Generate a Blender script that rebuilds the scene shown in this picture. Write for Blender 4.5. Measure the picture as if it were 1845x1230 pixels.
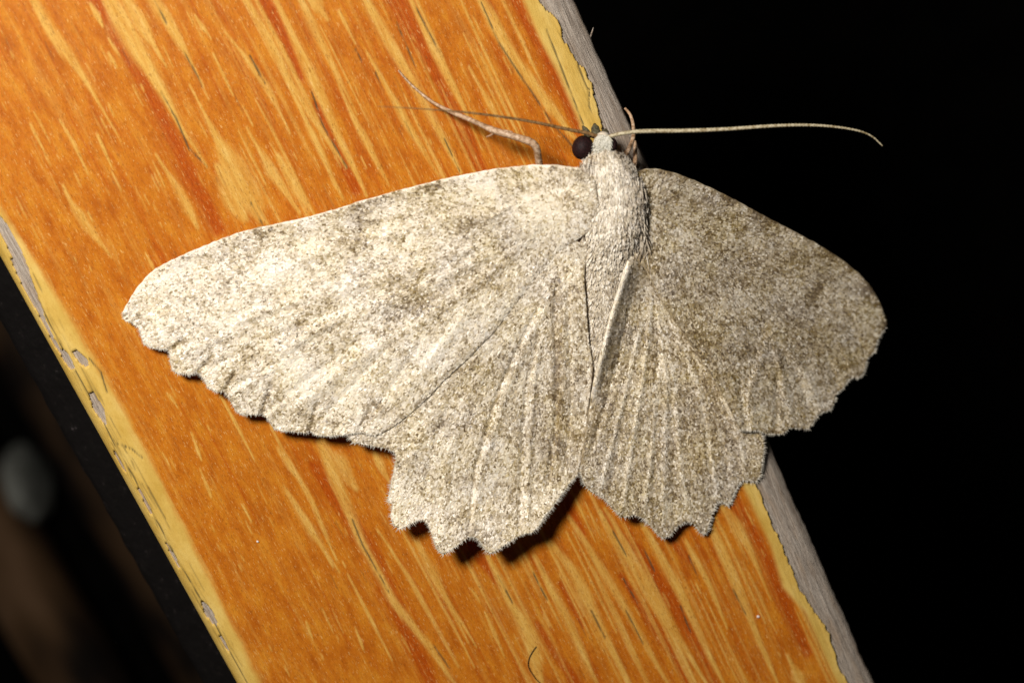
import bpy, math, random
import numpy as np
from mathutils import Matrix, Vector
from mathutils.geometry import delaunay_2d_cdt

for o in list(bpy.data.objects): bpy.data.objects.remove(o)
scene = bpy.context.scene
COL = scene.collection
random.seed(7); rng = np.random.default_rng(7)

# ------------------------------------------------------------------ camera, world, flash
K = 3.0e-5                       # metres per unit: 1 unit is about one photo pixel on the board
F = D = 3000.0                   # focal length and camera distance in those units
d = np.array([.415, .874, .251]); d /= np.linalg.norm(d)      # down the board, in camera axes (right, down, forward)
c = np.array([d[1], -d[0], 0]); c /= np.linalg.norm(c)        # across the board
n = -np.cross(c, d)                                           # out of the board, towards the camera
R = np.stack([c, -d, n])                                      # camera axes -> board axes (world)
CAMP = R @ np.array([0, 0, -D])
CX, CY = 922.5, 615.0

cam_d = bpy.data.cameras.new('camera'); cam = bpy.data.objects.new('camera', cam_d); COL.objects.link(cam)
right, up, back = R @ np.array([1., 0, 0]), R @ np.array([0, -1., 0]), R @ np.array([0, 0, -1.])
M4 = Matrix.Identity(4)
for i in range(3):
    M4[i][0], M4[i][1], M4[i][2], M4[i][3] = right[i], up[i], back[i], CAMP[i] * K
cam.matrix_world = M4
cam_d.sensor_width = 36; cam_d.lens = F / 1845 * 36
cam_d.clip_start = .002; cam_d.clip_end = 20
cam_d.dof.use_dof = True; cam_d.dof.focus_distance = (D - 20) * K; cam_d.dof.aperture_fstop = 40
scene.camera = cam

world = bpy.data.worlds.new('World'); scene.world = world; world.use_nodes = True
world.node_tree.nodes['Background'].inputs[0].default_value = (.30, .27, .24, 1)
world.node_tree.nodes['Background'].inputs[1].default_value = .05  # dim even fill added so the shadows are less black

vs = scene.view_settings
vs.view_transform = 'Standard'; vs.look = 'None'; vs.gamma = 1; vs.exposure = 0; vs.use_curve_mapping = False

def U(px, py, h=0.):
    """photo pixel + height above the board -> board coordinates (units)."""
    px, py, h = np.broadcast_arrays(np.asarray(px, float), np.asarray(py, float), np.asarray(h, float))
    ray = np.stack([px - CX, py - CY, np.full(px.shape, F)], -1) @ R.T
    t = (h - CAMP[2]) / ray[..., 2]
    return CAMP + ray * t[..., None]

fl = U(-1200, -1500, 0)
ld = bpy.data.lights.new('camera_flash', 'POINT'); ld.energy = .80; ld.color = (1, .965, .90); ld.shadow_soft_size = 380 * K
flash = bpy.data.objects.new('camera_flash', ld); COL.objects.link(flash)
flash.location = (fl[0] * K, fl[1] * K, 3200 * K)

# ------------------------------------------------------------------ helpers
def hsh(ix, iy, s):
    h = (ix.astype(np.int64) * 374761393 + iy.astype(np.int64) * 668265263 + s * 974711) & 0xffffffff
    h = ((h ^ (h >> 13)) * 1274126177) & 0xffffffff
    return ((h ^ (h >> 16)) & 0xffff) / 65535.
def vn(x, y, s=0):
    x = np.asarray(x, float); y = np.asarray(y, float)
    ix = np.floor(x); iy = np.floor(y); fx = x - ix; fy = y - iy
    fx = fx * fx * (3 - 2 * fx); fy = fy * fy * (3 - 2 * fy)
    a = hsh(ix, iy, s); b = hsh(ix + 1, iy, s); e = hsh(ix, iy + 1, s); g = hsh(ix + 1, iy + 1, s)
    return (a * (1 - fx) + b * fx) * (1 - fy) + (e * (1 - fx) + g * fx) * fy
def fbm(x, y, s=0, o=3):
    r = 0; a = .5; t = 0
    for k in range(o):
        r = r + a * vn(np.asarray(x) * 2 ** k, np.asarray(y) * 2 ** k, s + k * 17); t += a; a *= .5
    return r / t
def sm(e0, e1, x):
    t = np.clip((x - e0) / (e1 - e0), 0, 1); return t * t * (3 - 2 * t)
def pdist(x, y, pts):
    """distance to a polyline and position 0..1 along it."""
    pts = np.asarray(pts, float); best = np.full(np.shape(x), 1e9); tt = np.zeros(np.shape(x)); sd = np.zeros(np.shape(x))
    L = np.linalg.norm(np.diff(pts, axis=0), axis=1); tot = L.sum(); acc = 0
    for i in range(len(pts) - 1):
        ax, ay = pts[i]; dx, dy = pts[i + 1] - pts[i]
        t = np.clip(((x - ax) * dx + (y - ay) * dy) / (L[i] ** 2 + 1e-9), 0, 1)
        q = np.hypot(x - ax - t * dx, y - ay - t * dy); m = q < best
        best = np.where(m, q, best); tt = np.where(m, (acc + t * L[i]) / tot, tt); acc += L[i]
    return best, tt
def dens(pts, step):
    out = []
    pts = np.asarray(pts, float)
    for a, b in zip(pts[:-1], pts[1:]):
        m = max(1, int(np.linalg.norm(b - a) / step))
        out += [a + (b - a) * i / m for i in range(m)]
    return np.array(out + [pts[-1]])
def smooth_line(pts, step=6, it=2):
    p = np.asarray(pts, float)
    for _ in range(it):
        q = [p[0]]
        for a, b in zip(p[:-1], p[1:]): q += [a * .75 + b * .25, a * .25 + b * .75]
        p = np.array(q + [p[-1]])
    return p

def mk(name, V, faces, mat, parent=None, smooth=True, attrs=None, kind=None):
    """V in units; world placement kept under the parent's location."""
    me = bpy.data.meshes.new(name)
    V = np.asarray(V, float) * K
    if parent is not None: V = V - np.array(ROOT[parent.name])
    if isinstance(faces, np.ndarray):
        nf, k = faces.shape
        me.vertices.add(len(V)); me.vertices.foreach_set('co', V.astype(np.float32).ravel())
        me.loops.add(nf * k); me.loops.foreach_set('vertex_index', faces.astype(np.int32).ravel())
        me.polygons.add(nf); me.polygons.foreach_set('loop_start', np.arange(0, nf * k, k, dtype=np.int32))
        me.update(calc_edges=True)
    else:
        me.from_pydata([tuple(v) for v in V], [], faces)
    me.validate()
    if smooth: me.polygons.foreach_set('use_smooth', np.ones(len(me.polygons), bool))
    for k_, a in (attrs or {}).items():
        at = me.attributes.new(k_, 'FLOAT', 'POINT'); at.data.foreach_set('value', np.asarray(a, np.float32))
    me.materials.append(mat.m); me.update()
    o = bpy.data.objects.new(name, me); COL.objects.link(o)
    if parent is not None:
        o.parent = parent; ROOT[o.name] = ROOT[parent.name]
    if kind: o['kind'] = kind
    return o
ROOT = {}
def thing(name, label, cat, loc):
    o = bpy.data.objects.new(name, None); COL.objects.link(o); o.location = tuple(np.asarray(loc) * K)
    o.empty_display_size = .002
    o['label'] = label; o['category'] = cat; ROOT[o.name] = tuple(np.asarray(loc) * K); return o
def tag(o, label, cat, group=None):
    o['label'] = label; o['category'] = cat
    if group: o['group'] = group
    return o

def tube(P, rad, seg=8, ring=None):
    """tapered closed tube through points P (units)."""
    P = np.asarray(P, float); m = len(P); rad = np.interp(np.linspace(0, 1, m), np.linspace(0, 1, len(rad)), rad)
    if ring is not None: rad = rad * ring
    T = np.gradient(P, axis=0); T /= np.linalg.norm(T, axis=1)[:, None]
    up_ = np.array([.1, .2, 1.]); V = []
    for i in range(m):
        a = np.cross(T[i], up_); a /= np.linalg.norm(a) + 1e-9; b = np.cross(a, T[i])
        for k in range(seg):
            w = 2 * math.pi * k / seg; V.append(P[i] + rad[i] * (a * math.cos(w) + b * math.sin(w)))
    Fc = []
    for i in range(m - 1):
        for k in range(seg):
            k2 = (k + 1) % seg
            Fc.append((i * seg + k, (i + 1) * seg + k, (i + 1) * seg + k2, i * seg + k2))
    Fc.append(tuple(range(seg))); Fc.append(tuple((m - 1) * seg + k for k in reversed(range(seg))))
    return V, Fc
def join(parts):
    V = []; Fc = []
    for v, f in parts:
        b = len(V); V += list(v); Fc += [tuple(i + b for i in q) for q in f]
    return V, Fc

# ------------------------------------------------------------------ materials
class Mat:
    def __init__(s, name, rough=.5, spec=.5):
        s.m = bpy.data.materials.new(name); s.m.use_nodes = True; s.t = s.m.node_tree; s.p = s.t.nodes['Principled BSDF']
        s.p.inputs['Roughness'].default_value = rough; s.p.inputs['Specular IOR Level'].default_value = spec
        s.co = None
    def n(s, t, **kw):
        q = s.t.nodes.new(t)
        for k, v in kw.items(): setattr(q, k, v)
        return q
    def l(s, a, b): s.t.links.new(a, b)
    def coord(s, scale):
        tc = s.n('ShaderNodeTexCoord'); mp = s.n('ShaderNodeMapping'); s.l(tc.outputs['Object'], mp.inputs[0])
        mp.inputs['Scale'].default_value = [q / K for q in scale]; return mp.outputs[0]
    def noise(s, scale, detail=3, rough=.5, dist=0):
        q = s.n('ShaderNodeTexNoise'); s.l(s.coord(scale), q.inputs['Vector']); q.inputs['Scale'].default_value = 1
        q.inputs['Detail'].default_value = detail; q.inputs['Roughness'].default_value = rough; q.inputs['Distortion'].default_value = dist
        return q.outputs['Fac']
    def ramp(s, fac, stops):
        q = s.n('ShaderNodeValToRGB'); s.l(fac, q.inputs[0]); e = q.color_ramp.elements
        while len(e) < len(stops): e.new(.5)
        for x, (p, col) in zip(e, stops):
            x.position = p; x.color = (*col, 1) if not isinstance(col, float) else (col, col, col, 1)
        return q.outputs[0]
    def attr(s, name): q = s.n('ShaderNodeAttribute'); q.attribute_name = name; return q.outputs['Fac']
    def mix(s, fac, a, b, bt='MIX'):
        q = s.n('ShaderNodeMix', data_type='RGBA', blend_type=bt)
        for v, i in ((fac, 0), (a, 6), (b, 7)):
            if isinstance(v, (int, float)): q.inputs[i].default_value = v
            elif isinstance(v, tuple): q.inputs[i].default_value = (*v, 1)
            else: s.l(v, q.inputs[i])
        return q.outputs[2]
    def math(s, op, a, b=0., clamp=False):
        q = s.n('ShaderNodeMath', operation=op); q.use_clamp = clamp
        for v, i in ((a, 0), (b, 1)):
            if isinstance(v, (int, float)): q.inputs[i].default_value = v
            else: s.l(v, q.inputs[i])
        return q.outputs[0]
    def base(s, col):
        if isinstance(col, tuple): s.p.inputs['Base Color'].default_value = (*col, 1)
        else: s.l(col, s.p.inputs['Base Color'])
        return s
    def bump(s, h, strength, dist):
        q = s.n('ShaderNodeBump'); q.inputs['Strength'].default_value = strength; q.inputs['Distance'].default_value = dist * K
        s.l(h, q.inputs['Height']); s.l(q.outputs[0], s.p.inputs['Normal']); return s

# varnished, streaky coat of the board
mc = Mat('varnished_coat', .40, .16)
mott = mc.noise((.05, .016, .05), 5, .6)
fine = mc.noise((.50, .055, .2), 5, .75)
pore = mc.noise((.62, .11, .3), 2, .8)
dots = mc.noise((.30, .16, .3), 3, .7)
col = mc.ramp(mott, [(.30, (.40, .098, .006)), (.5, (.52, .155, .010)), (.70, (.60, .225, .018))])
col = mc.mix(mc.ramp(fine, [(.36, 0.), (.50, 1.)]), mc.mix(.46, col, (.33, .075, .004)), col)
col = mc.mix(mc.math('MULTIPLY', mc.ramp(dots, [(.60, 0.), (.74, 1.)]), .38), col, (.30, .07, .006))
col = mc.mix(mc.math('MULTIPLY', mc.attr('red'), .92), col, mc.mix(mc.ramp(fine, [(.42, 0.), (.6, 1.)]), (.34, .050, .003), (.46, .088, .005)))
ycol = mc.ramp(mc.noise((.10, .012, .1), 4, .6), [(.30, (.58, .28, .045)), (.55, (.69, .40, .09)), (.8, (.75, .49, .15))])
col = mc.mix(mc.attr('pale'), col, mc.mix(mc.ramp(fine, [(.40, 0.), (.55, 1.)]), mc.mix(.45, ycol, (.56, .25, .03)), ycol))
col = mc.mix(mc.math('MULTIPLY', mc.ramp(pore, [(.58, 0.), (.66, 1.)]), .62), col, (.20, .06, .008))
col = mc.mix(mc.math('MULTIPLY', mc.ramp(mc.noise((.50, .075, .3), 2, .8), [(.61, 0.), (.70, 1.)]), .55), col, (.84, .54, .20))
edgec = mc.ramp(mc.noise((.03, .012, .03), 4, .6), [(.3, (.56, .34, .065)), (.5, (.65, .42, .10)), (.7, (.72, .50, .15))])
edgec = mc.mix(mc.math('MULTIPLY', mc.ramp(mc.noise((.22, .05, .2), 5, .7), [(.56, 0.), (.72, 1.)]), .45), edgec, (.42, .20, .025))
col = mc.mix(mc.attr('edge'), col, edgec)
col = mc.mix(mc.attr('crack'), col, (.075, .06, .03))
mc.base(col)
mc.bump(mc.math('ADD', mc.math('MULTIPLY', fine, .7), mc.math('MULTIPLY', pore, .5)), .6, 2.6)
mc.p.inputs['Coat Weight'].default_value = .03; mc.p.inputs['Coat Roughness'].default_value = .22

# bare weathered wood under the coat
mw = Mat('bare_weathered_wood', .8, .2)
fib = mw.noise((.30, .012, .30), 5, .65, .3)
fib2 = mw.noise((.9, .05, .9), 3, .6)
wcol = mw.ramp(fib, [(.28, (.26, .20, .155)), (.5, (.45, .375, .31)), (.72, (.60, .53, .46))])
wcol = mw.mix(mw.math('MULTIPLY', mw.ramp(fib2, [(.55, 0.), (.68, 1.)]), .6), wcol, (.13, .085, .06))
wcol = mw.mix(mw.math('MULTIPLY', mw.ramp(mw.noise((.06, .01, .06), 3), [(.52, 0.), (.7, 1.)]), .5), wcol, (.40, .27, .17))
mw.base(wcol).bump(mw.math('ADD', fib, mw.math('MULTIPLY', fib2, .7)), .8, 5)

# moth materials
def scale_mat(name, rough, spec, stops):
    m = Mat(name, rough, spec); col = m.ramp(m.attr('tone'), stops)
    q = m.n('ShaderNodeHueSaturation'); m.l(col, q.inputs['Color'])
    m.l(m.math('ADD', m.math('MULTIPLY', m.attr('tint'), .016), .490), q.inputs['Hue'])
    m.l(m.math('ADD', m.math('MULTIPLY', m.attr('tint'), .6), .7), q.inputs['Saturation'])
    m.base(q.outputs[0]); return m
ms = scale_mat('wing_scales', .42, .5, [(0., (.90, .81, .665)), (.28, (.70, .59, .43)), (.58, (.38, .29, .17)), (1., (.15, .10, .05))])
mf = scale_mat('body_fur', .5, .5, [(0., (.88, .80, .68)), (.4, (.62, .53, .40)), (1., (.22, .155, .085))])
mfr = Mat('fringe_hair', .5, .4).base((.66, .60, .50))
meye = Mat('eye_facets', .6, .15)
meye.base(meye.ramp(meye.noise((.35, .35, .35), 2), [(.4, (.010, .004, .004)), (.65, (.028, .010, .010))]))
meye.bump(meye.noise((.8, .8, .8), 1), .3, 1.)
mhead = Mat('white_face_scales', .6, .3)
mhead.base(mhead.ramp(mhead.noise((.30, .30, .30), 3), [(.32, (.42, .38, .27)), (.5, (.74, .70, .60))])).bump(mhead.noise((.4, .4, .4), 3), .6, 3)
mleg = Mat('leg_scales', .5, .4)
mleg.base(mleg.ramp(mleg.noise((.16, .16, .16), 4, .7), [(.33, (.20, .095, .04)), (.5, (.46, .29, .17)), (.66, (.68, .50, .36))])).bump(mleg.noise((.5, .5, .5), 2), .5, 2)
mant = Mat('lit_antenna', .5, .4)  # paler than the other antenna: the lit look is in the colour
mant.base(mant.ramp(mant.noise((.2, .2, .2), 3), [(.35, (.26, .19, .09)), (.6, (.58, .50, .34))]))
mantd = Mat('brown_antenna', .5, .4)
mantd.base(mantd.ramp(mantd.noise((.2, .2, .2), 3), [(.35, (.13, .065, .022)), (.6, (.30, .17, .07))]))
mpalp = Mat('shaded_palp', .7, .2)  # the palps sit in shade; that darkness is put into the colour
mpalp.base(mpalp.ramp(mpalp.noise((.3, .3, .3), 3), [(.35, (.035, .03, .018)), (.65, (.13, .11, .06))]))
# background
mblk = Mat('black_painted_panel', .85, .12)
mblk.base(mblk.ramp(mblk.noise((.09, .05, .09), 5, .7), [(.54, (.0020, .0012, .001)), (.66, (.005, .0035, .003)), (.74, (.05, .04, .042))])).bump(mblk.noise((.12, .06, .12), 4), .5, 5)
mbrn = Mat('dull_brown_wood', .8, .2)
mbrn.base(mbrn.ramp(mbrn.noise((.0022, .0008, .002), 3, .5), [(.38, (.010, .006, .004)), (.56, (.11, .058, .026)), (.74, (.23, .13, .07))])).bump(mbrn.noise((.05, .005, .05), 3), .5, 10)
mstone = Mat('grey_stone', .85, .2)
mstone.base(mstone.ramp(mstone.noise((.01, .01, .01), 5, .6), [(.3, (.12, .125, .105)), (.7, (.30, .30, .27))])).bump(mstone.noise((.03, .03, .03), 4), .6, 20)
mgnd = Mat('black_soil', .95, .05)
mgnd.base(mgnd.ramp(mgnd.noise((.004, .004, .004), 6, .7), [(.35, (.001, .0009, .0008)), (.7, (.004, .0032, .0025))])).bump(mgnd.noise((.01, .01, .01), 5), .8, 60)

# ------------------------------------------------------------------ ground and lower things (night, far below)
GZ = -6500.
gs = 60; gx = np.linspace(-60000, 60000, gs + 1)
X, Y = np.meshgrid(gx, gx, indexing='ij')
Z = GZ - 40 * fbm(X / 2500, Y / 2500, 5) * np.clip(np.hypot(X, Y) / 8000 - .6, 0, 1)
idx = np.arange((gs + 1) ** 2).reshape(gs + 1, gs + 1)
q = np.stack([idx[:-1, :-1], idx[1:, :-1], idx[1:, 1:], idx[:-1, 1:]], -1).reshape(-1, 4)
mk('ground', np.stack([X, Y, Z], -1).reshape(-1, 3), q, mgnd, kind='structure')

# ------------------------------------------------------------------ the board
uL = np.mean([U(x, y, -40)[0] for x, y in ((0, 464), (107, 646), (163, 750), (276, 963), (425, 1230))])
uR = np.mean([U(x, y, -45)[0] for x, y in ((1038, 0), (1087, 112), (1168, 302), (1378, 795), (1488, 1029), (1572, 1219))])
cor = U([0, 1845, 0, 1845], [0, 0, 1230, 1230], 0)
v0, v1 = -1050., 1250.
RL, DL, RR, DR, TH = 52., 46., 92., 46., 260.
def prof(u):
    s = np.clip((u - uL) / RL, 0, 1); t = np.clip((uR - u) / RR, 0, 1)
    return -DL * (1 - np.sqrt(np.clip(1 - (1 - s) ** 2, 0, 1))) - DR * (1 - np.sqrt(np.clip(1 - (1 - t) ** 2, 0, 1)))

peel_px = [(960, -40), (975, 0), (986, 18), (1007, 42), (1017, 68), (1030, 91), (1040, 112), (1056, 125), (1069, 146), (1072, 167), (1077, 193), (1087, 234),
           (1140, 370), (1200, 520), (1262, 690), (1320, 830), (1362, 871), (1369, 890), (1393, 934), (1394, 952), (1405, 962), (1411, 992), (1433, 1029), (1442, 1062), (1462, 1091), (1488, 1128), (1502, 1164),
           (1513, 1201), (1528, 1230), (1560, 1300)]
pp = U([p[0] for p in peel_px], [p[1] for p in peel_px], 0); o_ = np.argsort(pp[:, 1])
def peel(v):
    return np.interp(v, pp[o_, 1], pp[o_, 0]) + 8 * (fbm(v / 16, v * 0, 31, 4) - .5) + 7 * (fbm(v / 40, v * 0, 33) - .5)

du, dv = 1.8, 5.0
us = np.arange(uL, uR + du, du); vv = np.arange(v0, v1 + dv, dv)
UU, VV = np.meshgrid(us, vv, indexing='ij')
uw = UU + 6 * (fbm(UU / 90, VV / 260, 3) - .5) + 1.5 * (fbm(UU / 8, VV / 70, 4) - .5)
fibre = fbm(UU / 3.0, VV / 130, 5, 3) - .5      # wavering grain

def s2(*pts): return U([p[0] for p in pts], [p[1] for p in pts], 0)[:, :2]
def streak(mask, pts, ws, soft=.55, op=1.0, fb=.65):
    P = s2(*pts); w = np.asarray(ws, float)
    lo = P.min(0) - 60; hi = P.max(0) + 60
    i0, i1 = np.searchsorted(us, [lo[0], hi[0]]); j0, j1 = np.searchsorted(vv, [lo[1], hi[1]])
    if i1 <= i0 or j1 <= j0: return
    dd, t = pdist(uw[i0:i1, j0:j1], VV[i0:i1, j0:j1], P)
    hw = .5 * np.interp(t, np.linspace(0, 1, len(w)), w) + .5
    dd = np.maximum(dd + fibre[i0:i1, j0:j1] * (1.2 * hw + 2.0) * fb, 0)
    m = op * (1 - sm(hw * (1 - soft) , hw * (1 + soft) + .8, dd))
    mask[i0:i1, j0:j1] = np.maximum(mask[i0:i1, j0:j1], m)
pale = np.zeros_like(UU); red = np.zeros_like(UU); crack = np.zeros_like(UU); edge = np.zeros_like(UU)

PALE = [  # polyline in the photo, widths
 ([(50, -20), (90, 55), (150, 140), (211, 242)], [14, 17, 8, 3]), ([(185, -20), (235, 70), (290, 160), (325, 228), (372, 300)], [34, 30, 16, 10, 4]),
 ([(262, -20), (315, 60), (367, 156)], [18, 13, 5]), ([(225, 0), (300, 120)], [26, 6]), ([(436, -15), (470, 45), (520, 145), (560, 212), (625, 303)], [12, 14, 10, 10, 6]),
 ([(351, 30), (380, 70)], [5, 7, 2]), ([(406, 58), (440, 100), (478, 153), (520, 240)], [4, 11, 10, 3]), ([(384, 98), (420, 170)], [2, 4, 3]),
 ([(341, 153), (385, 235), (420, 300), (470, 395)], [3, 12, 44, 42]), ([(395, 300), (440, 395)], [30, 36]), ([(445, 228), (490, 310), (540, 385)], [6, 17, 10]),
 ([(280, 276), (320, 340), (356, 410)], [3, 10, 13]), ([(114, 332), (135, 375), (165, 415), (201, 462)], [4, 17, 13, 5]),
 ([(107, 215), (135, 260), (160, 315)], [3, 5, 2]), ([(62, 202), (91, 257)], [3, 3, 1]), ([(55, 224), (78, 270)], [3, 2]), ([(176, 241), (202, 302)], [3, 4, 2]),
 ([(237, 153), (257, 192)], [3, 2]), ([(195, 98), (211, 124)], [5, 7, 3]), ([(163, 7), (185, 49)], [6, 9, 5]), ([(195, 72), (215, 101)], [3, 4, 2]), ([(262, 455), (278, 486)], [2, 6]),
 ([(490, -15), (560, 135), (610, 250), (662, 355)], [12, 17, 12, 8]), ([(535, -15), (590, 100), (644, 209)], [14, 10, 4]), ([(555, -10), (591, 38)], [22, 8]),
 ([(650, -20), (700, 75), (765, 190), (830, 311)], [18, 14, 12, 12]), ([(738, -10), (785, 90), (834, 190), (870, 270)], [8, 12, 10, 3]),
 ([(858, -15), (930, 110), (985, 185), (1035, 250)], [20, 17, 15, 12]), ([(500, 114), (560, 240), (617, 360)], [4, 9, 7]), ([(500, 281), (557, 378)], [14, 18]),
 ([(660, 95), (725, 210), (790, 318)], [5, 12, 8]), ([(600, 130), (640, 220), (700, 335)], [3, 9, 6]), ([(845, 121), (880, 182), (920, 255)], [4, 10, 3]), ([(610, 20), (640, 80)], [6, 3]),
 ([(500, 808), (564, 902)], [10, 4]), ([(515, 883), (560, 955), (610, 1031)], [8, 14, 4]), ([(575, 795), (625, 914), (652, 978), (712, 1088), (770, 1160), (825, 1240)], [20, 16, 15, 14, 14, 10]),
 ([(590, 815), (644, 880)], [40, 22]), ([(676, 815), (701, 868)], [16, 8]), ([(682, 952), (743, 1047), (826, 1202)], [4, 8, 5]), ([(752, 975), (811, 1088), (860, 1164)], [16, 9, 4]),
 ([(878, 1000), (921, 1088), (955, 1141), (975, 1240)], [12, 14, 26, 24]), ([(875, 1103), (910, 1183)], [4, 7, 2]), ([(850, 1060), (866, 1085)], [4, 3]),
 ([(962, 1000), (1031, 1134), (1080, 1240)], [12, 14, 10]), ([(985, 970), (1031, 1028), (1069, 1103), (1135, 1240)], [16, 24, 14, 9]),
 ([(1025, 930), (1077, 1012), (1122, 1084), (1205, 1235)], [10, 16, 12, 9]), ([(1080, 920), (1145, 1028), (1200, 1122), (1260, 1240)], [10, 16, 12, 7]),
 ([(1090, 915), (1148, 1014), (1221, 1150), (1280, 1240)], [10, 12, 11, 8]), ([(1155, 940), (1224, 1065), (1265, 1153), (1310, 1240)], [12, 17, 11, 9]),
 ([(1235, 974), (1279, 1054), (1310, 1130)], [11, 8, 3]), ([(1275, 930), (1327, 1054), (1363, 1146), (1405, 1240)], [16, 17, 11, 9]), ([(1300, 905), (1350, 985), (1390, 1080)], [20, 9, 3]),
 ([(1418, 1180), (1450, 1240)], [10, 24]), ([(625, 1035), (665, 1110), (705, 1187)], [3, 6, 3]),
 ([(302, 709), (321, 734)], [3, 2]), ([(345, 782), (362, 829)], [2, 4]), ([(358, 842), (379, 896)], [2, 4]), ([(397, 713), (430, 775), (457, 829)], [4, 5, 3]), ([(436, 910), (452, 940)], [3, 2]),
 ([(485, 765), (526, 842), (560, 903), (605, 1010)], [5, 7, 7, 5]), ([(509, 872), (555, 945), (600, 1023)], [4, 12, 5]), ([(550, 1120), (562, 1150)], [3, 2]), ([(640, 1130), (655, 1170)], [2, 4]),
]
for pts, w in PALE: streak(pale, pts, [w[0] * .5] + list(w) + [w[-1] * .3], soft=.6, op=rng.uniform(.86, 1))
RED = [([(165, -15), (215, 75), (260, 146), (320, 265), (390, 412)], [16, 20, 20, 26, 24]), ([(468, -15), (500, 45), (525, 100)], [20, 20, 6]), ([(704, -15), (745, 55), (790, 145)], [28, 30, 18]),
 ([(788, 140), (830, 225), (870, 315)], [14, 24, 20]), ([(918, -20), (960, 60), (989, 114), (1045, 235)], [16, 14, 22, 16]), ([(568, 190), (640, 341)], [10, 20]), ([(505, 50), (540, 140)], [12, 6]),
 ([(565, 840), (620, 920), (667, 990), (728, 1122), (780, 1240)], [20, 26, 28, 26, 22]), ([(967, 1122), (1045, 1240)], [8, 18]), ([(1090, 925), (1150, 1000)], [14, 8]), ([(1145, 985), (1206, 1073), (1255, 1160), (1290, 1235)], [18, 26, 20, 10]),
 ([(1122, 1036), (1215, 1185), (1245, 1240)], [10, 17, 10]), ([(1318, 893), (1363, 970), (1404, 1065), (1455, 1175)], [20, 18, 22, 16]), ([(1200, 960), (1240, 1010)], [18, 8]), ([(850, 980), (905, 1060)], [22, 8]), ([(1010, 890), (1050, 960)], [18, 10]), ([(1010, 1050), (1050, 1130)], [10, 12, 4])]
for pts, w in RED: streak(red, pts, np.array(w) * 1.1, soft=.6, op=1)
pale *= 1 - .22 * sm(.48, .74, fbm(UU / 4, VV / 60, 8)) - .2 * sm(.5, .8, fbm(UU / 25, VV / 50, 9))
pale = np.maximum(pale, .20 * sm(.58, .78, fbm(UU / 4.5, VV / 150, 14) + .12 * (fbm(UU / 70, VV / 200, 18) - .4)))
# random short pale ticks in the grain
for k in range(420):
    a = rng.uniform(-20, 1500); b = rng.uniform(-20, 1240); L = rng.uniform(8, 46); w = rng.uniform(.6, 2.4)
    streak(pale, [(a, b), (a + .5 * L, b + L)], [.1, w, w * .7, .1], op=rng.uniform(.25, .8))
def slope(x): return .555 - .117 * np.clip((x + 150) / 1300, 0, 1)          # the grain fans a little in the picture
for k in range(105):
    b = rng.uniform(-150, 1150); a = 150 + .5 * b + rng.uniform(0, 1) ** .8 * 830; L = rng.uniform(90, 420); w = rng.uniform(1.6, 6.5)
    g = slope(a - .5 * b); streak(pale, [(a, b), (a + g * L, b + L)], [.1, w * .7, w, w * .8, .1], soft=.7, op=rng.uniform(.3, .85))
for k in range(85):
    b = rng.uniform(-150, 1150); a = 20 + .5 * b + rng.uniform(0, 1) ** .7 * 960; L = rng.uniform(90, 380); w = rng.uniform(3, 12)
    g = slope(a - .5 * b); streak(red, [(a, b), (a + g * L, b + L)], [.1, w * .8, w, w * .7, .1], soft=.8, op=rng.uniform(.25, .65))
for k in range(120):
    b = rng.uniform(-100, 1200); a = -60 + .5 * b + rng.uniform(0, 1) * 1050; L = rng.uniform(50, 200)
    g = slope(a - .5 * b); streak(red, [(a, b), (a + g * L, b + L)], [.1, 1.2, 1.6, .1], soft=.9, op=rng.uniform(.3, .7), fb=0)
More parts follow.
